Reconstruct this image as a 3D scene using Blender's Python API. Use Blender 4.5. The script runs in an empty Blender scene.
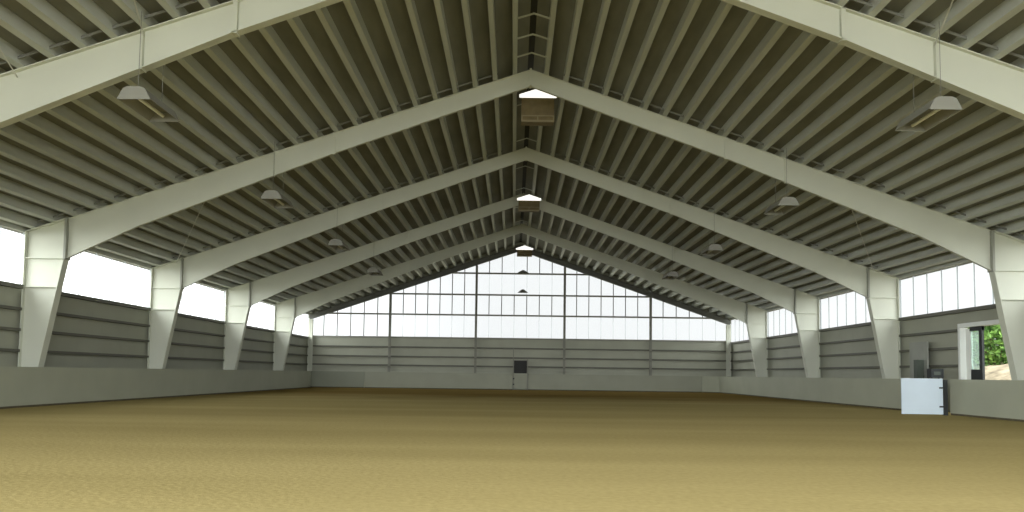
import bpy, bmesh, math, random
from mathutils import Vector, Matrix
random.seed(7)
C = bpy.context.scene.collection
ZS = -0.15                      # fitted heights are shifted so that the sand is z = 0

# ------------------------------------------------------------------ materials
def new_mat(name):
    m = bpy.data.materials.new(name); m.use_nodes = True
    nt = m.node_tree
    return m, nt, nt.nodes['Principled BSDF'], nt.nodes['Material Output']

def paint(name, col, rough=0.6, metal=0.0, var=0.08, scale=1.5, bump=0.0, bscale=40, stretch=(1, 1, 1)):
    """painted / plain surface with slight uneven tone"""
    m, nt, b, out = new_mat(name)
    tc = nt.nodes.new('ShaderNodeTexCoord'); mp = nt.nodes.new('ShaderNodeMapping')
    mp.inputs['Scale'].default_value = stretch
    nz = nt.nodes.new('ShaderNodeTexNoise'); nz.inputs['Scale'].default_value = scale; nz.inputs['Detail'].default_value = 5
    rp = nt.nodes.new('ShaderNodeValToRGB')
    rp.color_ramp.elements[0].position = 0.3; rp.color_ramp.elements[1].position = 0.7
    rp.color_ramp.elements[0].color = (*[c * (1 - var) for c in col], 1)
    rp.color_ramp.elements[1].color = (*[min(1, c * (1 + var)) for c in col], 1)
    nt.links.new(tc.outputs['Object'], mp.inputs['Vector']); nt.links.new(mp.outputs[0], nz.inputs['Vector'])
    nt.links.new(nz.outputs['Fac'], rp.inputs[0]); nt.links.new(rp.outputs[0], b.inputs['Base Color'])
    b.inputs['Roughness'].default_value = rough; b.inputs['Metallic'].default_value = metal
    b.inputs['Specular IOR Level'].default_value = 0.3
    if bump:
        n2 = nt.nodes.new('ShaderNodeTexNoise'); n2.inputs['Scale'].default_value = bscale
        bp = nt.nodes.new('ShaderNodeBump'); bp.inputs['Strength'].default_value = bump; bp.inputs['Distance'].default_value = 0.02
        nt.links.new(mp.outputs[0], n2.inputs['Vector']); nt.links.new(n2.outputs['Fac'], bp.inputs['Height'])
        nt.links.new(bp.outputs[0], b.inputs['Normal'])
    return m

def sheet_mat(name, tint, clear):
    """thin translucent plastic sheet: part of the daylight passes straight, part is scattered"""
    m, nt, b, out = new_mat(name); nt.nodes.remove(b)
    tr = nt.nodes.new('ShaderNodeBsdfTransparent'); tr.inputs[0].default_value = (*tint, 1)
    tl = nt.nodes.new('ShaderNodeBsdfTranslucent'); tl.inputs[0].default_value = (*tint, 1)
    mx = nt.nodes.new('ShaderNodeMixShader'); mx.inputs[0].default_value = 1 - clear
    nt.links.new(tr.outputs[0], mx.inputs[1]); nt.links.new(tl.outputs[0], mx.inputs[2]); nt.links.new(mx.outputs[0], out.inputs[0])
    return m

def sand_mat():
    m, nt, b, out = new_mat('arena_sand')
    tc = nt.nodes.new('ShaderNodeTexCoord')
    mp = nt.nodes.new('ShaderNodeMapping'); mp.inputs['Scale'].default_value = (0.06, 0.40, 1)
    n1 = nt.nodes.new('ShaderNodeTexNoise'); n1.inputs['Scale'].default_value = 1.0; n1.inputs['Detail'].default_value = 6
    n2 = nt.nodes.new('ShaderNodeTexNoise'); n2.inputs['Scale'].default_value = 14; n2.inputs['Detail'].default_value = 8
    nt.links.new(tc.outputs['Object'], mp.inputs[0]); nt.links.new(mp.outputs[0], n1.inputs['Vector'])
    nt.links.new(tc.outputs['Object'], n2.inputs['Vector'])
    r1 = nt.nodes.new('ShaderNodeValToRGB')
    r1.color_ramp.elements[0].position = .35; r1.color_ramp.elements[1].position = .68
    r1.color_ramp.elements[0].color = (*SAND_A, 1); r1.color_ramp.elements[1].color = (*SAND_B, 1)
    r2 = nt.nodes.new('ShaderNodeValToRGB')
    r2.color_ramp.elements[0].position = .3; r2.color_ramp.elements[1].position = .7
    r2.color_ramp.elements[0].color = (.90, .90, .88, 1); r2.color_ramp.elements[1].color = (1.06, 1.06, 1.06, 1)
    mm = nt.nodes.new('ShaderNodeMix'); mm.data_type = 'RGBA'; mm.blend_type = 'MULTIPLY'; mm.inputs[0].default_value = 1
    nt.links.new(n1.outputs['Fac'], r1.inputs[0]); nt.links.new(n2.outputs['Fac'], r2.inputs[0])
    nt.links.new(r1.outputs[0], mm.inputs[6]); nt.links.new(r2.outputs[0], mm.inputs[7])
    # dimmer light at the arena's far end painted into the sand colour, ragged edge
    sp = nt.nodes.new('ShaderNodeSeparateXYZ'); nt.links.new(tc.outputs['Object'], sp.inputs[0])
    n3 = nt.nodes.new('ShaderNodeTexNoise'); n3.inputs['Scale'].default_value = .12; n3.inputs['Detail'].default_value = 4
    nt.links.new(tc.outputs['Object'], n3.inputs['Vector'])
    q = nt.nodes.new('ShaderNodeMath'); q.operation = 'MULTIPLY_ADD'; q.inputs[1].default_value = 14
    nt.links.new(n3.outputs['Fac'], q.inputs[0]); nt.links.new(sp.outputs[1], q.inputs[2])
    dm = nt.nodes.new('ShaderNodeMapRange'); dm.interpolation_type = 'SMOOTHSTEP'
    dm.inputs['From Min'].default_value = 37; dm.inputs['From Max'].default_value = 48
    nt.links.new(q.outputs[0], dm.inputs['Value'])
    far_dim = nt.nodes.new('ShaderNodeMix'); far_dim.data_type = 'RGBA'; far_dim.blend_type = 'MULTIPLY'
    far_dim.inputs[7].default_value = (.54, .47, .36, 1)
    nt.links.new(dm.outputs[0], far_dim.inputs[0]); nt.links.new(mm.outputs[2], far_dim.inputs[6])
    nt.links.new(far_dim.outputs[2], b.inputs['Base Color'])
    b.inputs['Roughness'].default_value = 1; b.inputs['Specular IOR Level'].default_value = 0.0
    # harrow ripples + grain
    wv = nt.nodes.new('ShaderNodeTexWave'); wv.bands_direction = 'X'; wv.inputs['Scale'].default_value = 1.9
    wv.inputs['Distortion'].default_value = 5; wv.inputs['Detail'].default_value = 3; wv.inputs['Detail Scale'].default_value = .6
    mp2 = nt.nodes.new('ShaderNodeMapping'); mp2.inputs['Rotation'].default_value = (0, 0, .5)
    nt.links.new(tc.outputs['Object'], mp2.inputs[0]); nt.links.new(mp2.outputs[0], wv.inputs['Vector'])
    ad = nt.nodes.new('ShaderNodeMath'); ad.operation = 'ADD'
    ml = nt.nodes.new('ShaderNodeMath'); ml.operation = 'MULTIPLY'; ml.inputs[1].default_value = .10
    nt.links.new(wv.outputs['Fac'], ml.inputs[0]); nt.links.new(ml.outputs[0], ad.inputs[0]); nt.links.new(n2.outputs['Fac'], ad.inputs[1])
    bp = nt.nodes.new('ShaderNodeBump'); bp.inputs['Strength'].default_value = .35; bp.inputs['Distance'].default_value = .03
    nt.links.new(ad.outputs[0], bp.inputs['Height']); nt.links.new(bp.outputs[0], b.inputs['Normal'])
    return m

def leaf_mat(name, a, c):
    m, nt, b, out = new_mat(name)
    tc = nt.nodes.new('ShaderNodeTexCoord'); nz = nt.nodes.new('ShaderNodeTexNoise'); nz.inputs['Scale'].default_value = 2.5
    rp = nt.nodes.new('ShaderNodeValToRGB')
    rp.color_ramp.elements[0].position = .35; rp.color_ramp.elements[1].position = .65
    rp.color_ramp.elements[0].color = (*a, 1); rp.color_ramp.elements[1].color = (*c, 1)
    nt.links.new(tc.outputs['Object'], nz.inputs['Vector']); nt.links.new(nz.outputs['Fac'], rp.inputs[0])
    nt.links.new(rp.outputs[0], b.inputs['Base Color']); b.inputs['Roughness'].default_value = .7
    return m

def glow_mat(name, col, strength):
    m, nt, b, out = new_mat(name)
    b.inputs['Base Color'].default_value = (*col, 1)
    b.inputs['Emission Color'].default_value = (*col, 1); b.inputs['Emission Strength'].default_value = strength
    return m

SAND_A = (.375, .305, .13); SAND_B = (.46, .375, .168)
M = dict(
    steel=paint('grey_painted_steel', (.575, .595, .50), .55, var=.04, scale=.6),
    plate=paint('joint_plate_grey', (.30, .31, .26), .55, var=.05),
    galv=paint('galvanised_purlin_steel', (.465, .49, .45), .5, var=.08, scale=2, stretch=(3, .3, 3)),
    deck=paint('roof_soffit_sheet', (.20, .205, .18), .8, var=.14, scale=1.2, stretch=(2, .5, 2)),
    clad=paint('grey_wall_sheet', (.35, .36, .285), .65, var=.05, scale=1),
    girt=paint('girt_steel', (.12, .12, .095), .55, var=.06, scale=2),
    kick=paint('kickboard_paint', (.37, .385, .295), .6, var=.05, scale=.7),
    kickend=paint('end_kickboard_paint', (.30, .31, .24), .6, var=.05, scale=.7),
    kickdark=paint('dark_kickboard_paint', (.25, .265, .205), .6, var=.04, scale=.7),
    bar=paint('glazing_bar_grey', (.16, .165, .15), .6, var=.05),
    barpale=paint('pale_sheet_seam', (.62, .64, .66), .6, var=.05),
    post=paint('gable_post_steel', (.24, .24, .20), .6, var=.05),
    dark=paint('dark_rubber', (.025, .028, .028), .6, var=.2),
    darkgreen=paint('dark_green_metal', (.07, .085, .07), .5, var=.2),
    white=paint('white_board', (.60, .70, .78), .5, var=.03),
    jamb=paint('white_jamb', (.80, .83, .80), .5, var=.03),
    brown=paint('brown_louvre', (.16, .125, .055), .6, var=.15, scale=5),
    tan=paint('dull_tan_rail', (.25, .21, .12), .6),
    hood=paint('lamp_hood_metal', (.24, .24, .205), .45, var=.06),
    rod=paint('brace_rod', (.55, .55, .50), .5, var=.05),
    gapshade=paint('painted_gap_shade', (.10, .085, .05), .9, var=.2, scale=4),
    hole=paint('unlit_recess', (.035, .036, .034), .8, var=.1),
    earth=paint('pale_sandy_earth', (.46, .39, .27), 1, var=.45, scale=2.2, bump=1.0, bscale=3),
    grassy=paint('outdoor_ground', (.34, .32, .22), 1, var=.15, scale=.5),
    leaf=leaf_mat('bush_leaves', (.05, .13, .02), (.20, .36, .07)),
    leafdark=leaf_mat('dark_bush_leaves', (.03, .08, .015), (.11, .22, .05)),
    bark=paint('bark', (.12, .08, .05), .9, var=.2, scale=8),
    endsheet=sheet_mat('translucent_gable_sheet', (.95, .965, .97), .90),
    sidesheet=sheet_mat('translucent_side_sheet', (.97, .985, .985), .92),
    lapseam=sheet_mat('overlapping_sheet_seam', (.70, .73, .74), .55),
    glass=sheet_mat('door_glass', (.72, .82, .78), .75),
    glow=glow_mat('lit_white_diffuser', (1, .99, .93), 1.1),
)
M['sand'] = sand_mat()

# ------------------------------------------------------------------ mesh helpers
class MB:
    def __init__(s): s.v = []; s.f = []
    def add(s, vs, fs):
        o = len(s.v); s.v += [tuple(v) for v in vs]; s.f += [tuple(i + o for i in f) for f in fs]; return s
    def box(s, x0, x1, y0, y1, z0, z1):
        return s.add([(x0, y0, z0), (x1, y0, z0), (x1, y1, z0), (x0, y1, z0), (x0, y0, z1), (x1, y0, z1), (x1, y1, z1), (x0, y1, z1)],
                     [(3, 2, 1, 0), (4, 5, 6, 7), (0, 1, 5, 4), (1, 2, 6, 5), (2, 3, 7, 6), (3, 0, 4, 7)])
    def prism_y(s, pts, y0, y1):            # polygon in XZ swept along Y
        n = len(pts)
        vs = [(x, y0, z) for x, z in pts] + [(x, y1, z) for x, z in pts]
        return s.add(vs, [tuple(range(n)), tuple(range(2 * n - 1, n - 1, -1))] + [(i, n + i, n + (i + 1) % n, (i + 1) % n) for i in range(n)])
    def prism_x(s, pts, x0, x1):            # polygon in YZ swept along X
        n = len(pts)
        vs = [(x0, y, z) for y, z in pts] + [(x1, y, z) for y, z in pts]
        return s.add(vs, [tuple(range(n)), tuple(range(2 * n - 1, n - 1, -1))] + [(i, n + i, n + (i + 1) % n, (i + 1) % n) for i in range(n)])
    def bar(s, a, b, w, h=None, up=(0, 0, 1)):
        h = h or w; a = Vector(a); b = Vector(b); d = (b - a).normalized(); u = Vector(up)
        if abs(d.dot(u)) > .98: u = Vector((1, 0, 0))
        r = d.cross(u).normalized() * w / 2; u = r.cross(d).normalized() * h / 2
        vs = [a - r - u, a + r - u, a + r + u, a - r + u, b - r - u, b + r - u, b + r + u, b - r + u]
        return s.add(vs, [(3, 2, 1, 0), (4, 5, 6, 7), (0, 1, 5, 4), (1, 2, 6, 5), (2, 3, 7, 6), (3, 0, 4, 7)])
    def tube(s, a, b, r, n=8, r2=None):
        r2 = r if r2 is None else r2
        a = Vector(a); b = Vector(b); d = (b - a).normalized(); u = Vector((0, 0, 1)) if abs(d.z) < .9 else Vector((1, 0, 0))
        p = d.cross(u).normalized(); q = p.cross(d)
        vs = []
        for c, rr in ((a, r), (b, r2)):
            vs += [c + p * rr * math.cos(2 * math.pi * i / n) + q * rr * math.sin(2 * math.pi * i / n) for i in range(n)]
        return s.add(vs, [tuple(range(n)), tuple(range(2 * n - 1, n - 1, -1))] + [(i, (i + 1) % n, n + (i + 1) % n, n + i) for i in range(n)])
    def build(s, name, mat, parent=None, origin=None, bevel=0, smooth=False):
        me = bpy.data.meshes.new(name)
        o3 = Vector(origin) if origin else Vector((0, 0, 0))
        me.from_pydata([tuple(Vector(v) - o3) for v in s.v], [], s.f); me.update()
        bm = bmesh.new(); bm.from_mesh(me); bmesh.ops.recalc_face_normals(bm, faces=bm.faces); bm.to_mesh(me); bm.free()
        me.materials.append(mat)
        if smooth:
            for p in me.polygons: p.use_smooth = True
        o = bpy.data.objects.new(name, me); C.objects.link(o); o.location = o3
        if parent: o.parent = parent
        if bevel:
            b = o.modifiers.new('bevel', 'BEVEL'); b.width = bevel; b.segments = 2; b.limit_method = 'ANGLE'
        return o

def tag(o, label=None, cat=None, group=None, kind=None):
    if label: o['label'] = label
    if cat: o['category'] = cat
    if group: o['group'] = group
    if kind: o['kind'] = kind
    return o
def struct(o, label=None, cat=None): return tag(o, label, cat, None, 'structure')
def empty(name, loc, label, cat, group=None):
    o = bpy.data.objects.new(name, None); C.objects.link(o); o.location = loc; o.empty_display_size = .2
    return tag(o, label, cat, group)
def copy_tree(o, parent=None):
    c = o.copy(); C.objects.link(c)
    if parent: c.parent = parent
    for ch in [x for x in o.children]: copy_tree(ch, c)
    return c
ORD = ['', 'first', 'second', 'third', 'fourth', 'fifth', 'sixth', 'seventh', 'eighth', 'ninth', 'tenth', 'eleventh', 'twelfth', 'thirteenth',
       'fourteenth', 'fifteenth', 'sixteenth', 'seventeenth', 'eighteenth', 'nineteenth', 'twentieth', 'twenty-first', 'twenty-second',
       'twenty-third', 'twenty-fourth', 'twenty-fifth', 'twenty-sixth']

# ------------------------------------------------------------------ dimensions
FY = [14.55, 22.73, 30.73, 38.73, 46.73]        # portal frames
YR, YE = -1.2, 54.73                            # open rear end, far gable wall
XC = 15.14                                      # outer face of columns
XW = 15.26                                      # wall sheets
SL = .3435; ZR = 10.43                          # roof slope, top of rafter at ridge
def ztop(x): return ZR - SL * abs(x)
XK, ZKB = 13.93, 4.42                           # knee joint
PD = .24                                        # purlin depth
SILL = 3.62
KX, KH = 14.08, 1.15                            # kickboards

# ------------------------------------------------------------------ ground, sand, roof
struct(MB().box(-90, 90, -60, 130, -.35, -.12).build('ground', M['grassy']))
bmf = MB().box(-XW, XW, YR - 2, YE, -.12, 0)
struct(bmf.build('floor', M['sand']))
co = 1 / math.cos(math.atan(SL))
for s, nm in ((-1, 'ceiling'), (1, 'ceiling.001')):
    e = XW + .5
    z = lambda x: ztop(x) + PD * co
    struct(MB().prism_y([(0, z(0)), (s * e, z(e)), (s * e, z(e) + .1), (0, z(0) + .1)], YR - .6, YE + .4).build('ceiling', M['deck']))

# purlins: raking web, bottom flange with a lip turned up at its outer edge
nx, nz = SL / math.hypot(1, SL), 1 / math.hypot(1, SL)
for s, side in ((-1, 'left'), (1, 'right')):
    for i in range(25):
        x0 = .42 + .6 * i
        if x0 > 14.95: break
        def P(along, up):                         # slope coordinates
            return (s * (x0 + along * nz + up * nx), ztop(x0) - along * SL * nz + up * nz)
        sec = [(-.09, PD - .004), (0, 0), (.13, 0), (.13, .04), (.115, .04), (.115, .015), (.012, .015), (-.075, PD - .004)]
        o = MB().prism_y([P(a, b) for a, b in sec], YR - .3, YE - .12).build('roof_purlin', M['galv'], origin=(s * x0, 27, ztop(x0)))
        if i == 0: lb = f'grey roof purlin, the {side} one of the two flanking the dark ridge gap'
        else: lb = f'long grey roof purlin, {ORD[i + 1]} out from the ridge on the {side} slope'
        tag(o, lb, 'purlin', f'roof purlins on the {side} slope')

# ridge straps across the dark slot
struct(MB().box(-.10, .10, YR, YE - .15, ztop(.0) + PD * co - .03, ztop(0) + PD * co + .01).build('trim_1', M['hole']))
k = 0
y = 15.45
while y < 54:
    o = MB().add([], [])
    o.bar((-.46, y, ztop(.42) - .012), (0, y, ZR - .012 + .0), .09, .012); o.bar((0, y, ZR - .012), (.46, y, ztop(.42) - .012), .09, .012)
    k += 1
    tag(o.build('ridge_strap', M['galv']), f'short metal strap bridging the ridge gap, {ORD[k] if k < 27 else "last"} counted from the camera', 'strap', 'straps across the ridge gap')
    y += 1.2 if y < 21 else 4.0

# ------------------------------------------------------------------ portal frames
TOPX = [0, 6.0, 11.8, XK]
EX = [0, 0]
def zbot(x):
    pts = [(0, 9.91), (6.0, ztop(6) - .57 - EX[0]), (11.8, ztop(11.8) - .88 - EX[1]), (XK, ZKB)]
    for (a, za), (b, zb) in zip(pts, pts[1:]):
        if x <= b: return za + (zb - za) * (x - a) / (b - a)
BR = .105
BW = .14                                         # half flange width
def col_in(z): return XK + .604 * (ZKB - z) / 3.27   # inner face of the tapered column
def frame_parts(root):
    for s in (-1, 1):
        # column: tapered web with outer flange, inner flange, cap flange
        m = MB()
        web = [(col_in(0), 0), (XC, 0), (XC, ztop(XC)), (XK, ztop(XK)), (XK, ZKB)]
        m.prism_y([(s * a, b) for a, b in web], -.012, .012)
        m.prism_y([(s * a, b) for a, b in [(XC - .025, 0), (XC, 0), (XC, ztop(XC) - .02), (XC - .025, ztop(XC) - .01)]], -BW, BW)
        m.prism_y([(s * a, b) for a, b in [(col_in(0), 0), (col_in(0) + .025, 0), (XK + .025, ZKB), (XK, ZKB)]], -BW, BW)
        m.prism_y([(s * a, b) for a, b in [(XK, ztop(XK) - .025), (XC, ztop(XC) - .025), (XC, ztop(XC)), (XK, ztop(XK))]], -BW, BW)
        c = m.build('column', M['steel'], root)
        for z in (ZKB - .0, 3.55):
            MB().box(min(s * (col_in(z) + .03), s * (XC - .03)), max(s * (col_in(z) + .03), s * (XC - .03)), -BW + .015, BW - .015, z - .012, z + .012).build('stiffener_plate', M['steel'], c)
        MB().box(min(s * (col_in(0) - .06), s * (XC + .02)), max(s * (col_in(0) - .06), s * (XC + .02)), -BW - .05, BW + .05, 0, .03).build('base_plate', M['steel'], c)
        # knee end plate
        MB().box(min(s * (XK - .035), s * (XK + .03)), max(s * (XK - .035), s * (XK + .03)), -BW, BW, ZKB - .03, ztop(XK)).build('end_plate', M['plate'], c)
        # rafter
        m = MB()
        bx = [0, 3, 6.0, 9, 11.8, XK]
        pts = [(x, ztop(x)) for x in (0, XK)] + [(x, zbot(x)) for x in reversed(bx)]
        m.prism_y([(s * a, b) for a, b in pts], -.012, .012)
        m.prism_y([(0, ZR - .022), (s * XK, ztop(XK) - .022), (s * XK, ztop(XK)), (0, ZR)], -BR, BR)
        low = [(x, zbot(x)) for x in (0, 6.0, 11.8, XK)]
        m.prism_y([(s * a, b) for a, b in low] + [(s * a, b + .022) for a, b in reversed(low)], -BR, BR)
        rf = m.build('rafter', M['steel'], root)
        # splice plate and thin web stiffeners
        for x, w in ((5.95, .045), (7.75, .014)):
            zb = zbot(x); zt = ztop(x)
            bw = BR
            MB().add([(s * (x - w), -bw, zb - .02), (s * (x + w), -bw, zb - .02), (s * (x + w), bw, zb - .02), (s * (x - w), bw, zb - .02),
                      (s * (x - w), -bw, zt), (s * (x + w), -bw, zt), (s * (x + w), bw, zt), (s * (x - w), bw, zt)],
                     [(3, 2, 1, 0), (4, 5, 6, 7), (0, 1, 5, 4), (1, 2, 6, 5), (2, 3, 7, 6), (3, 0, 4, 7)]).build('splice_plate' if w > .02 else 'web_stiffener', M['steel'], rf)
    MB().box(-.03, .03, -BW, BW, 9.90, ZR).build('ridge_plate', M['steel'], root)
FL = ['nearest pale grey portal frame, broad rafters cut off by the top corners',
      'second pale grey portal frame from camera, first whose tapered columns show on both sides',
      'third grey portal frame from camera, the middle one of the five steel frames',
      'fourth grey portal frame from camera, second last before the far glazed gable',
      'fifth and farthest grey portal frame, closest to the far glazed gable']
f0 = empty('portal_frame', (0, FY[0], 0), FL[0], 'portal frame', 'steel portal frames'); EX[:] = [.08, .20]; frame_parts(f0); EX[:] = [.07, .06]; BR = .055
f1 = empty('portal_frame', (0, FY[1], 0), FL[1], 'portal frame', 'steel portal frames'); frame_parts(f1)
for i in range(2, 5):
    c = copy_tree(f1); c.location = (0, FY[i], 0); c['label'] = FL[i]

# ------------------------------------------------------------------ side walls, strips, girts
bays = [YR] + [6.6] + FY + [YE]
DO0, DO1, DOZ = 23.2, 26.45, 2.95               # side doorway in the right wall
struct(MB().box(-XW - .06, -XW, YR, YE, -.1, SILL).build('wall_left', M['clad']))
m = MB().box(XW, XW + .06, YR, DO0, -.1, SILL).box(XW, XW + .06, DO1, YE, -.1, SILL).box(XW, XW + .06, DO0, DO1, DOZ, SILL)
struct(m.build('wall_right', M['clad']))
zw = ztop(XW) + PD * co - .005
nwin = 1
BN = ['', '', 'in the second bay, before the second frame', 'between second and third frames', 'between third and fourth frames', 'between fourth and fifth frames', 'in the last bay by the far gable']
def side_window(s, b):
    global nwin
    y0, y1 = bays[b], bays[b + 1]
    w = MB().add([(s * XW, y0 + .05, SILL), (s * XW, y1 - .05, SILL), (s * XW, y1 - .05, zw), (s * XW, y0 + .05, zw)], [(0, 1, 2, 3)]).build(f'window_{nwin}', M['sidesheet'])
    struct(w); nwin += 1
    bars = MB(); n = 8
    for j in range(n + 1):
        yy = y0 + .05 + (y1 - y0 - .1) * j / n
        bars.box(min(s * (XW - .03), s * (XW - .005)), max(s * (XW - .03), s * (XW - .005)), yy - .02, yy + .02, SILL, zw)
    bars.build('sheet_lap', M['lapseam'], w)
for s in (-1, 1):
    for b in range(len(bays) - 1): side_window(s, b)
for s, side in ((-1, 'left'), (1, 'right')):
    z0 = ztop(15.15)
    tag(MB().prism_y([(s * 15.155, z0 - .03), (s * 15.235, z0 - .03), (s * 15.235, z0 + .26), (s * 15.155, z0 + .27)], YR, YE - .1).build('eave_beam', M['galv']), f'grey eave beam along the top of the {side} light strip', 'beam', 'eave beams')
RANK = ['lowest', 'second lowest', 'third lowest', 'topmost']
for s, side in ((-1, 'left'), (1, 'right')):
    for b in range(1, len(bays) - 1):
        if b == 1: continue
        y0, y1 = bays[b] + .16, bays[b + 1] - .16
        if b == len(bays) - 2: y1 = YE - .35
        for j, z in enumerate((1.64, 2.26, 2.88, SILL - .02)):
            segs = [(y0, y1)]
            if s > 0 and b == 3 - 0 and j < 3: segs = [(DO1 + .12, y1)]
            for a, c in segs:
                xi, xo = s * (XW - .18), s * (XW - .002); t = .018
                sec = [(xi, z - .05), (xo, z - .05), (xo, z - .05 + t), (xi + s * t, z - .05 + t), (xi + s * t, z + .035), (xi, z + .035)] if j < 3 else \
                      [(xi, z - .12), (xo, z - .12), (xo, z), (xi, z)]
                o = MB().prism_y(sec, a, c).build('wall_girt', M['girt'])
                lb = f'{RANK[j]} grey girt on the {side} wall {BN[b]}' if j < 3 else f'{RANK[j]} grey girt under the {side} light strip {BN[b]}'
                tag(o, lb, 'girt', f'girts on the {side} wall')

# ------------------------------------------------------------------ far gable wall
m = MB().box(-XW, XW, YE, YE + .06, -.1, SILL + .04)
for s in (-1, 1): m.prism_y([(0, ztop(0) - .25), (s * XW, ztop(XW) - .25), (s * XW, ztop(XW) + .31), (0, ztop(0) + .31)], YE, YE + .06)
struct(m.build('wall_far', M['clad']))
PX = [-9.3, -3.13, 3.22, 9.4]
rows = [SILL + .04, 5.33, 6.81, 8.37, 10.6]
edges = [-15.08] + PX + [15.08]
def zg(x): return ztop(x) - .25
YG = YE + .02
for b in range(5):
    x0, x1 = edges[b], edges[b + 1]
    xs = [x0, x1] if x0 * x1 > 0 else [x0, 0, x1]
    w = MB().add([(x0, YG, rows[0]), (x1, YG, rows[0])] + [(x, YG, zg(x)) for x in reversed(xs)], [tuple(range(2 + len(xs)))]).build(f'window_{nwin}', M['endsheet'])
    struct(w); nwin += 1
    dk, pl = MB(), MB(); dk.box(x0, x0 + .01, YE - .01, YE, rows[0], rows[0] + .1)
    n = int((x1 - x0) / .935 + .5)
    for j in range(1, n):
        x = x0 + (x1 - x0) * j / n
        for r in range(4):
            a, c = rows[r], min(rows[r + 1], zg(x) - .02)
            if c - a < .1: continue
            strong = r == 1 or (r == 3 and j != n // 2) or (r == 0 and b == 0) or (r == 2 and abs(x) > 4)
            if strong: dk.box(x - .03, x + .03, YE - .03, YE, a, c)
            else: pl.box(x - .014, x + .014, YE + .002, YE + .012, a, c)
    dk.build('glazing_bar', M['bar'], w)
    if pl.v: pl.build('sheet_lap', M['lapseam'], w)
RL = ['grey rail along the foot of the far gable glazing', 'dark rail across the far gable, lowest one inside the glazing', 'dark rail across the far gable, middle one inside the glazing', 'dark short rail across the far gable, topmost under the ridge']
for i, z in enumerate(rows[:4]):
    half = min(15.0, (ZR - .2 - z) / SL)
    tag(MB().box(-half, half, YE - .16, YE - .035, z - .055, z + .055).build('gable_rail', M['post']), RL[i], 'rail', 'rails of the far gable glazing')
for j, z in enumerate((1.66, 2.29, 2.97)):
    for (a, c, w) in ((-14.85, 14.85, ''),):
        o = MB().prism_x([(YE - .19, z - .06), (YE - .002, z - .06), (YE - .002, z - .04), (YE - .17, z - .04), (YE - .17, z + .04), (YE - .19, z + .04)], a, c).build('wall_girt', M['girt'])
        tag(o, f'{RANK[j]} grey girt running the full width of the far wall', 'girt', 'girts on the far wall')
def ibeam(x, y, z0, z1, w, d):
    m = MB(); t = .014
    m.box(x - w / 2, x + w / 2, y - d / 2, y - d / 2 + t, z0, z1).box(x - w / 2, x + w / 2, y + d / 2 - t, y + d / 2, z0, z1).box(x - t / 2, x + t / 2, y - d / 2, y + d / 2, z0, z1)
    return m
GP = ['leftmost of the four tall posts dividing the far gable glazing', 'tall far gable post just left of the small dark window', 'tall far gable post just right of the small dark window', 'rightmost of the four tall posts dividing the far gable glazing']
for i, x in enumerate(PX):
    tag(ibeam(x, YE - .30, 0, ztop(x) - .45, .16, .2).build('gable_post', M['post']), GP[i], 'post', 'posts of the far gable')
for s, side in ((-1, 'left'), (1, 'right')):
    tag(ibeam(s * 14.98, YE - .30, 0, ztop(14.98) - .42, .30, .24).build('corner_post', M['steel']), f'pale steel post in the {side} far corner of the hall', 'post', 'corner posts')
    z0, z1 = ZR - .03, ztop(15.1) - .03
    m = MB(); d = .40
    m.prism_y([(0, z0 - .02), (s * 15.1, z1 - .02), (s * 15.1, z1 - d), (0, z0 - d)], YE - .306, YE - .294)
    for dz in (0, -d + .02):
        m.prism_y([(0, z0 + dz), (s * 15.1, z1 + dz), (s * 15.1, z1 + dz - .02), (0, z0 + dz - .02)], YE - .40, YE - .2)
    tag(m.build('gable_rafter', M['bar']), f'dark sloping rafter along the {side} edge of the far gable glazing', 'rafter', 'rafters of the far gable')

# small dark judge's window with hatch in the end kickboard
jb = empty('viewing_hatch', (.13, YE - .6, 0), 'small dark window above a pale hatch panel in the far kickboard', 'hatch')
def local(mb, name, mat, root, bevel=0):
    o = mb.build(name, mat); o.parent = root; o.matrix_parent_inverse = Matrix.Translation(-Vector(root.location)); return o
yk = YE - .62
local(MB().box(-.36, .56, yk - .03, yk + .02, .08, 1.12), 'hatch_panel', M['kickend'], jb)
local(MB().box(-.36, .56, yk + .0, yk + .03, 1.18, 2.08), 'window_pane', M['hole'], jb)
local(MB().box(-.44, -.38, yk - .05, yk + .03, 0, 2.95), 'frame_post', M['post'], jb)
local(MB().box(.58, .64, yk - .05, yk + .03, 0, 2.2), 'frame_post', M['post'], jb)
local(MB().box(-.38, .58, yk - .05, yk + .03, 2.08, 2.15), 'head_rail', M['post'], jb)
local(MB().box(-.38, .58, yk - .05, yk + .03, 1.12, 1.18), 'sill_rail', M['clad'], jb)
for z in (.35, .75): local(MB().box(-.42, -.33, yk - .06, yk - .03, z, z + .10), 'hinge', M['dark'], jb)

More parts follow.
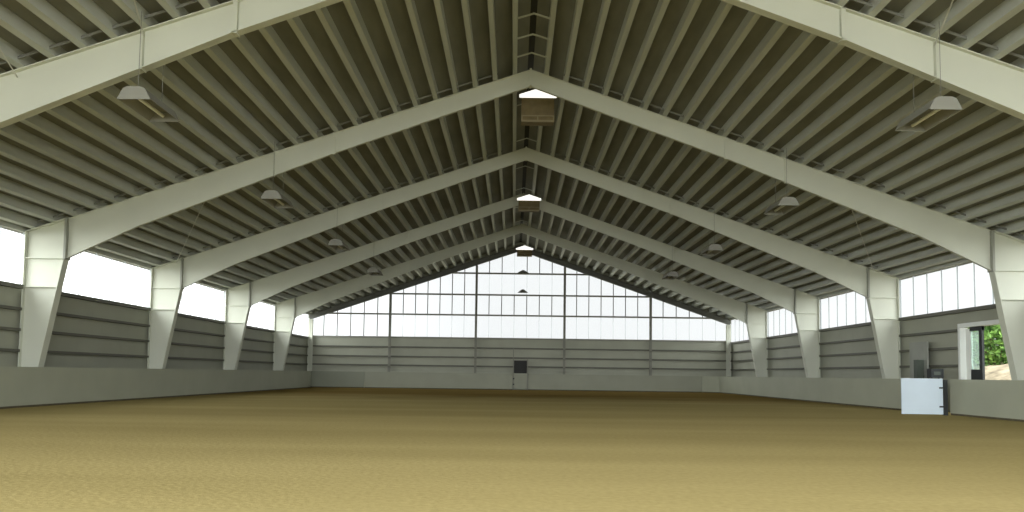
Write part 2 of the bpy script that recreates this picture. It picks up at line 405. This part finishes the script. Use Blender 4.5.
# ------------------------------------------------------------------ kickboards
def kick(name, pts, mat, label, off=.06, top=KH):
    """run of boards along plan points with a rounded-off cap rail"""
    r = empty(name, (pts[0][0], pts[0][1], 0), label, 'kickboard', 'kickboards round the sand')
    for nm, z0, z1, t, mt in (('board', off, top, .05, mat), ('gap_shade_strip', 0.0, off, .02, M['gapshade'])):  # dark strip at the foot stands in for shade in the gap below
        m = MB()
        for (xa, ya), (xb, yb) in zip(pts, pts[1:]):
            d = Vector((xb - xa, yb - ya)).normalized()
            n = Vector((-d.y, d.x)) * t / 2
            m.add([(xa - n.x, ya - n.y, z0), (xb - n.x, yb - n.y, z0), (xb + n.x, yb + n.y, z0), (xa + n.x, ya + n.y, z0),
                   (xa - n.x, ya - n.y, z1), (xb - n.x, yb - n.y, z1), (xb + n.x, yb + n.y, z1), (xa + n.x, ya + n.y, z1)],
                  [(3, 2, 1, 0), (4, 5, 6, 7), (0, 1, 5, 4), (1, 2, 6, 5), (2, 3, 7, 6), (3, 0, 4, 7)])
        local(m, nm, mt, r)
    return r
yk2 = YE - .6
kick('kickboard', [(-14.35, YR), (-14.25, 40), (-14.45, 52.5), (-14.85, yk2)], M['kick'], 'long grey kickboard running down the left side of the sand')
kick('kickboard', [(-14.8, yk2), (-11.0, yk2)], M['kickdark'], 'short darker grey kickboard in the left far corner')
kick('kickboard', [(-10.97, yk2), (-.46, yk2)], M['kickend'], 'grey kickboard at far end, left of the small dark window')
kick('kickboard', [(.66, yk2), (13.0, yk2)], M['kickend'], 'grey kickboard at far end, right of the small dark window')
kick('kickboard', [(13.03, yk2), (14.0, 53.2), (14.1, 50), (13.75, 27.45)], M['kick'], 'grey kickboard on the right side, between far corner and white gate')
kick('kickboard', [(13.78, 24.75), (13.78, YR)], M['kick'], 'near grey kickboard on the right, between camera and white gate')

# gate in the right kickboard
gt = empty('gate', (13.45, 24.42, 0), 'bluish white gate panel standing open in the right kickboard', 'gate')
local(MB().box(12.0, 13.32, 24.38, 24.42, .03, KH + .02), 'gate_panel', M['white'], gt)
local(MB().box(13.34, 13.46, 24.36, 24.48, 0, KH - .02), 'hinge_post', M['dark'], gt)
for z in (.25, .85): local(MB().box(13.2, 13.42, 24.35, 24.38, z, z + .05), 'hinge', M['dark'], gt)
for z in (.1, 1.02): local(MB().box(12.02, 13.3, 24.42, 24.45, z, z + .07), 'brace', M['jamb'], gt)
ps = empty('gate_post', (13.72, 27.3, 0), 'pale post with dark latch ending the kickboard behind the white gate', 'post')
local(MB().box(13.62, 13.76, 27.22, 27.40, 0, KH + .03), 'post_body', M['jamb'], ps)
for z in (.35, .8): local(MB().box(13.70, 13.80, 27.18, 27.22, z, z + .14), 'latch', M['dark'], ps)

# things behind the gate
t = empty('metal_locker', (14.71, 28.4, 0), 'tall dark green metal locker standing behind the white gate', 'locker')
local(MB().box(14.58, 14.84, 28.3, 28.52, .06, 1.86), 'body', M['darkgreen'], t)
local(MB().box(14.60, 14.82, 28.28, 28.3, .12, 1.80), 'door', M['darkgreen'], t)
local(MB().box(14.62, 14.645, 28.25, 28.28, 1.0, 1.15), 'handle', M['rod'], t)
local(MB().box(14.60, 14.82, 28.32, 28.50, 0, .06), 'plinth', M['dark'], t)
t = empty('equipment_trolley', (14.56, 27.05, 0), 'black trolley with a dark box on top, right of the green locker', 'trolley')
local(MB().box(14.35, 14.78, 26.9, 27.2, 1.20, 1.52), 'box', M['dark'], t)
local(MB().box(14.44, 14.66, 26.88, 26.9, 1.30, 1.42), 'front_panel', M['darkgreen'], t)
for x in (14.36, 14.73):
    for yy in (26.91, 27.15): local(MB().box(x, x + .04, yy, yy + .04, 0, 1.2), 'leg', M['dark'], t)
local(MB().box(14.35, 14.78, 26.9, 27.2, .4, .44), 'shelf', M['dark'], t)
tag(MB().box(XW - .32, XW - .26, 28.25, 29.5, 0, 2.55).build('grey_board', paint('grey_board', (.31, .325, .285), .6)), 'grey board fixed over the girts beside the right doorway', 'board')

# ------------------------------------------------------------------ right doorway
d1 = struct(MB().box(XW - .16, XW + .12, DO1 - .02, DO1 + .10, 0, DOZ).box(XW - .16, XW + .12, DO0 - .1, DO0, 0, DOZ).box(XW - .16, XW + .12, DO0 - .1, DO1 + .1, DOZ, DOZ + .14).build('door_1', M['jamb']))
lf = MB().box(XW + .02, XW + .08, DO1 - .36, DO1 - .06, 0, DOZ - .05).build('door_leaf', M['jamb'], d1)
g = MB().box(XW + .03, XW + .05, DO1 - .84, DO1 - .36, 1.5, DOZ - .12).build('glass_pane', M['glass'], d1)
MB().box(XW + .0, XW + .08, DO1 - 1.0, DO1 - .84, 0, DOZ).build('door_stile', M['dark'], d1)
MB().box(XW + .0, XW + .08, DO1 - .84, DO1 - .36, 0, 1.5).build('kick_panel', M['dark'], d1)
MB().box(XW - .02, XW + .1, DO1 - 1.0, DO1 - .36, DOZ - .14, DOZ).build('head_track', M['dark'], d1)

# outside the doorway: bank and bushes
def bank():
    bm = bmesh.new(); N = 40
    vs = [[None] * (N + 1) for _ in range(N + 1)]
    for i in range(N + 1):
        for j in range(N + 1):
            x = 17.5 + 9 * i / N; yy = 24 + 22 * j / N
            z = -.12 + 2.15 * max(0, math.sin(min(1, (x - 17.5) / 4.5) * math.pi / 2)) * min(1, (yy - 24) / 2) * min(1, (46 - yy) / 2)
            z += .10 * math.sin(x * 3.1 + yy) * math.sin(yy * 2.3) * (1 if 0 < i < N and 0 < j < N else 0)
            vs[i][j] = bm.verts.new((x, yy, max(z, -.12)))
    for i in range(N):
        for j in range(N): bm.faces.new((vs[i][j], vs[i + 1][j], vs[i + 1][j + 1], vs[i][j + 1]))
    me = bpy.data.meshes.new('earth_bank'); bm.to_mesh(me); bm.free(); me.materials.append(M['earth'])
    for p in me.polygons: p.use_smooth = True
    o = bpy.data.objects.new('earth_bank', me); C.objects.link(o); return o
struct(bank())
def bush(x, y, z, r, h, mat, label, n=900):
    root = empty('leafy_bush', (x, y, z), label, 'bush', 'bushes outside the right doorway')
    m = MB()
    for i in range(n):
        th = random.uniform(0, 2 * math.pi); u = random.uniform(-.98, 1); rr = random.uniform(.6, 1) ** .5
        lump = 1 + .25 * math.sin(3 * th + x) * math.cos(4 * u)
        p = Vector((math.cos(th) * math.sqrt(1 - u * u) * r * rr * lump, math.sin(th) * math.sqrt(1 - u * u) * r * rr * lump, h * .5 + u * h * .5 * rr))
        a = Vector((random.gauss(0, 1), random.gauss(0, 1), random.gauss(0, .6))).normalized() * random.uniform(.10, .2)
        b = a.cross(Vector((random.gauss(0, 1), random.gauss(0, 1), random.gauss(0, 1)))).normalized() * random.uniform(.05, .09)
        m.add([p - a, p + b, p + a * 1.1, p - b], [(0, 1, 2, 3)])
    m.build('foliage', mat, root)
    st = MB()
    for i in range(5):
        th = i * 1.3; st.tube((.08 * math.cos(th), .08 * math.sin(th), 0), (r * .5 * math.cos(th), r * .5 * math.sin(th), h * .7), .035, 6, .012)
    st.build('stem', M['bark'], root)
bush(21.2, 34.2, 1.6, 1.25, 2.5, M['leaf'], 'light green bush in the middle of the doorway view', 1800)
bush(20.2, 36.6, 1.5, 1.1, 2.3, M['leafdark'], 'darker green bush beyond the glass of the right doorway', 1400)
bush(22.9, 31.4, 1.7, 1.2, 2.5, M['leaf'], 'green bush at the right edge of the doorway, beside the column', 1500)
bush(23.4, 36.8, 1.75, 1.4, 2.7, M['leafdark'], 'large dark bush farthest back behind the doorway glass', 1500)

# ------------------------------------------------------------------ hanging trough lamps
def trough_lamp(s, y, label):
    root = empty('hanging_lamp', (s * 7.5, y, 6.12), label, 'lamp', 'trough lamps hung below the roof')
    L = 1.25; w0, w1, h = .31, .20, .20; t = .012
    m = MB()
    m.prism_y([(-w0, 0), (-w1, h), (-w1 + t, h), (-w0 + t * 1.3, 0)], 0, L).prism_y([(w0, 0), (w1, h), (w1 - t, h), (w0 - t * 1.3, 0)], 0, L)
    m.prism_y([(-w1, h - t), (w1, h - t), (w1 * .6, h + .035), (-w1 * .6, h + .035)], 0, L)
    hd = m.build('hood', M['hood'], root)
    for yy in (-.012, L): MB().prism_y([(-w0, -.01), (w0, -.01), (w1, h), (w1 * .6, h + .035), (-w1 * .6, h + .035), (-w1, h)], yy, yy + .012).build('end_cap', M['hood'], hd)
    MB().tube((0, .08, .08), (0, L - .08, .08), .035, 10).build('tube', M['jamb'], root)
    top = ztop(7.5) - 6.12
    for yy in (.15, L - .15): MB().tube((0, yy, h), (0, yy, top), .005, 6).build('hanger', M['deck'], root)
LN = ['nearest', 'second nearest', 'third nearest', 'farthest']
for s, side in ((-1, 'left'), (1, 'right')):
    for i in range(4):
        trough_lamp(s, 13.75 + 8 * i, f'{LN[i]} pale trough lamp hanging under the {side} roof slope')

# ------------------------------------------------------------------ ridge boxes with lit white peaked cap
for i, (y, lb, h) in enumerate(((24.1, 'brown louvred ridge box with glowing white cap, just behind the second frame', .78), (37.7, 'small ridge box with glowing white cap hiding the fourth frame apex', .52), (52.9, 'farthest ridge box with glowing white cap, close to the far gable', .45))):
    x = .27; zc = 10.06 if i == 0 else 9.83
    r = empty('ridge_vent_box', (x, y, zc - h), lb, 'vent box', 'lit boxes along the ridge')
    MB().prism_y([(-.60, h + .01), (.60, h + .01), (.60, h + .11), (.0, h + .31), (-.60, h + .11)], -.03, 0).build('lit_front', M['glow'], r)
    MB().prism_y([(-.53, h), (.53, h), (.53, h + .09), (.0, h + .27), (-.53, h + .09)], 0.003, .55).build('cap', M['brown'], r)
    bd = MB().box(-.53, .53, .01, .55, .05, h).build('body', M['brown'], r)
    fr = MB().box(-.53, .53, -.02, .05, 0, .06).box(-.53, .53, -.02, .01, .18, .21)
    for xx in (-.53, -.02, .49): fr.box(xx, xx + .04, -.02, .01, 0.06, .18)
    fr.build('front_rail', M['tan'], bd)
    for xx in (-.4, .4): MB().tube((xx, .4, h), (xx, .4, ztop(abs(xx + x)) - zc + h + .02), .012, 6).build('hanger', M['rod'], r)

# two small hooded lamps on the far gable rails
for z, w, lb in ((8.37, .46, 'small dark hooded lamp on the topmost gable rail below the ridge'), (6.98, .38, 'small grey hooded lamp above the middle gable rail')):
    r = empty('hooded_lamp', (.2, YE - .5, z), lb, 'lamp', 'hooded lamps in front of the far gable')
    prof = [(.05, .22), (.10, .20), (w * .6, .10), (w, -.02), (w - .03, -.02), (w * .55, .07), (.05, .16)]
    m = MB(); n = 20
    vs = [(a * math.cos(2 * math.pi * j / n), a * math.sin(2 * math.pi * j / n) * .6, b) for j in range(n) for a, b in prof]; k = len(prof)
    m.add(vs, [(j * k + i, j * k + i + 1, ((j + 1) % n) * k + i + 1, ((j + 1) % n) * k + i) for j in range(n) for i in range(k - 1)])
    m.build('shade', M['girt'], r, smooth=True)
    MB().tube((0, 0, .12), (0, 0, -.0), .06, 10).build('bulb', M['jamb'], r)
    MB().bar((0, 0, .2), (0, .36, .2), .03).build('bracket', M['post'], r)

# ------------------------------------------------------------------ bracing rods
def rod(a, b, label):
    o = MB().tube(a, b, .014, 6).build('bracing_rod', M['rod']); tag(o, label, 'rod', 'roof bracing rods')
zt = lambda x: ztop(x) - .12
for s, side in ((-1, 'left'), (1, 'right')):
    rod((s * 7.75, FY[0] - .02, zt(7.75)), (s * 5.2, 6.8, zt(5.2)), f'thin rod meeting the top of the nearest {side} rafter at its web stiffener')
    rod((s * 10.2, FY[0] - .02, zt(10.2)), (s * 7.6, 6.8, zt(7.6)), f'thin rod meeting the nearest {side} rafter low near the picture corner')
    rod((s * 14.2, FY[2] - .03, ztop(14.2) - .1), (s * 9.5, FY[1] + .03, zt(9.5)), f'thin diagonal rod between second and third frames near the {side} eave')

for i, w_ in ((0, 'nearest'), (1, 'second'), (2, 'third')):
    for s, side in ((-1, 'left'), (1, 'right')):
        a, b = 1.0, 14.7
        o = MB().bar((s * a, FY[i] - .30, ztop(a) + .09), (s * b, FY[i] - .30, ztop(b) + .09), .03, .05).build('bridging_bar', M['deck'])
        tag(o, f'thin bridging bar threading the purlins just above the {w_} {side} rafter', 'bar', 'bridging bars between purlins')

# ------------------------------------------------------------------ daylight
w = bpy.data.worlds.new('overcast_sky'); bpy.context.scene.world = w; w.use_nodes = True
nt = w.node_tree; bg = nt.nodes['Background']
tc = nt.nodes.new('ShaderNodeTexCoord'); sx = nt.nodes.new('ShaderNodeSeparateXYZ'); nt.links.new(tc.outputs['Generated'], sx.inputs[0])
def math_node(op, a, b):
    n = nt.nodes.new('ShaderNodeMath'); n.operation = op
    for i, q in enumerate((a, b)):
        if isinstance(q, (int, float)): n.inputs[i].default_value = q
        else: nt.links.new(q, n.inputs[i])
    return n.outputs[0]
SKY_FAR, SKY_REAR, SKY_SIDE_L, SKY_SIDE_R = .90, 9.8, 9.0, 1.5
# overcast sky, brightest behind the camera
ny = math_node('MAXIMUM', math_node('MULTIPLY', sx.outputs[1], -1), 0)
nl = math_node('MAXIMUM', math_node('MULTIPLY', sx.outputs[0], -1), 0)
nr = math_node('MAXIMUM', sx.outputs[0], 0)
acc = math_node('ADD', SKY_FAR, math_node('MULTIPLY', math_node('MULTIPLY', ny, ny), SKY_REAR - SKY_FAR))
acc = math_node('ADD', acc, math_node('MULTIPLY', math_node('MULTIPLY', nl, nl), SKY_SIDE_L - SKY_FAR))
acc = math_node('ADD', acc, math_node('MULTIPLY', math_node('MULTIPLY', nr, nr), SKY_SIDE_R - SKY_FAR))
bg.inputs['Color'].default_value = (.97, .99, 1.0, 1)
nt.links.new(acc, bg.inputs['Strength'])
w.cycles.sampling_method = 'AUTOMATIC'

def portal(name, loc, rot, sx_, sy_):
    l = bpy.data.lights.new(name, 'AREA'); l.shape = 'RECTANGLE'; l.size = sx_; l.size_y = sy_; l.cycles.is_portal = True
    o = bpy.data.objects.new(name, l); C.objects.link(o); o.location = loc; o.rotation_euler = rot
H = math.pi / 2
zm = (SILL + zw) / 2
portal('daylight_left_strip', (-XW - .1, (YR + YE) / 2, zm), (0, -H, 0), zw - SILL, YE - YR)
portal('daylight_right_strip', (XW + .1, (YR + YE) / 2, zm), (0, H, 0), zw - SILL, YE - YR)
portal('daylight_far_gable', (0, YE + .15, 7), (-H, 0, 0), 30, 6.8)
portal('daylight_open_rear', (0, YR - .4, 5), (H, 0, 0), 30, 10.5)
portal('daylight_doorway', (XW + .2, 24.6, 1.6), (0, H, 0), 2.8, 3.0)

# ------------------------------------------------------------------ camera
f, cy = 760.0, 325.9144
cam = bpy.data.cameras.new('camera'); co_ = bpy.data.objects.new('camera', cam); C.objects.link(co_)
cam.sensor_fit = 'HORIZONTAL'; cam.sensor_width = 36; cam.lens = f * 36 / 1024; cam.clip_end = 500
cam.shift_y = (cy - 256) / 1024
ya, pi_, ro = .0023982, .0630354, .0135185
fwd = Vector((-math.sin(ya) * math.cos(pi_), math.cos(ya) * math.cos(pi_), math.sin(pi_)))
r = Vector((math.cos(ya), math.sin(ya), 0)); u = r.cross(fwd)
r2 = r * math.cos(ro) + u * math.sin(ro); u2 = -r * math.sin(ro) + u * math.cos(ro)
mat = Matrix((r2, u2, -fwd)).transposed().to_4x4(); mat.translation = Vector((-.41291, 0, 1.28666 + ZS))
co_.matrix_world = mat
sc = bpy.context.scene; sc.camera = co_
sc.view_settings.view_transform = 'Standard'; sc.view_settings.look = 'None'; sc.view_settings.gamma = 1; sc.view_settings.use_curve_mapping = False
sc.view_settings.exposure = 0.06
sc.cycles.max_bounces = 8; sc.cycles.diffuse_bounces = 6; sc.cycles.transparent_max_bounces = 12
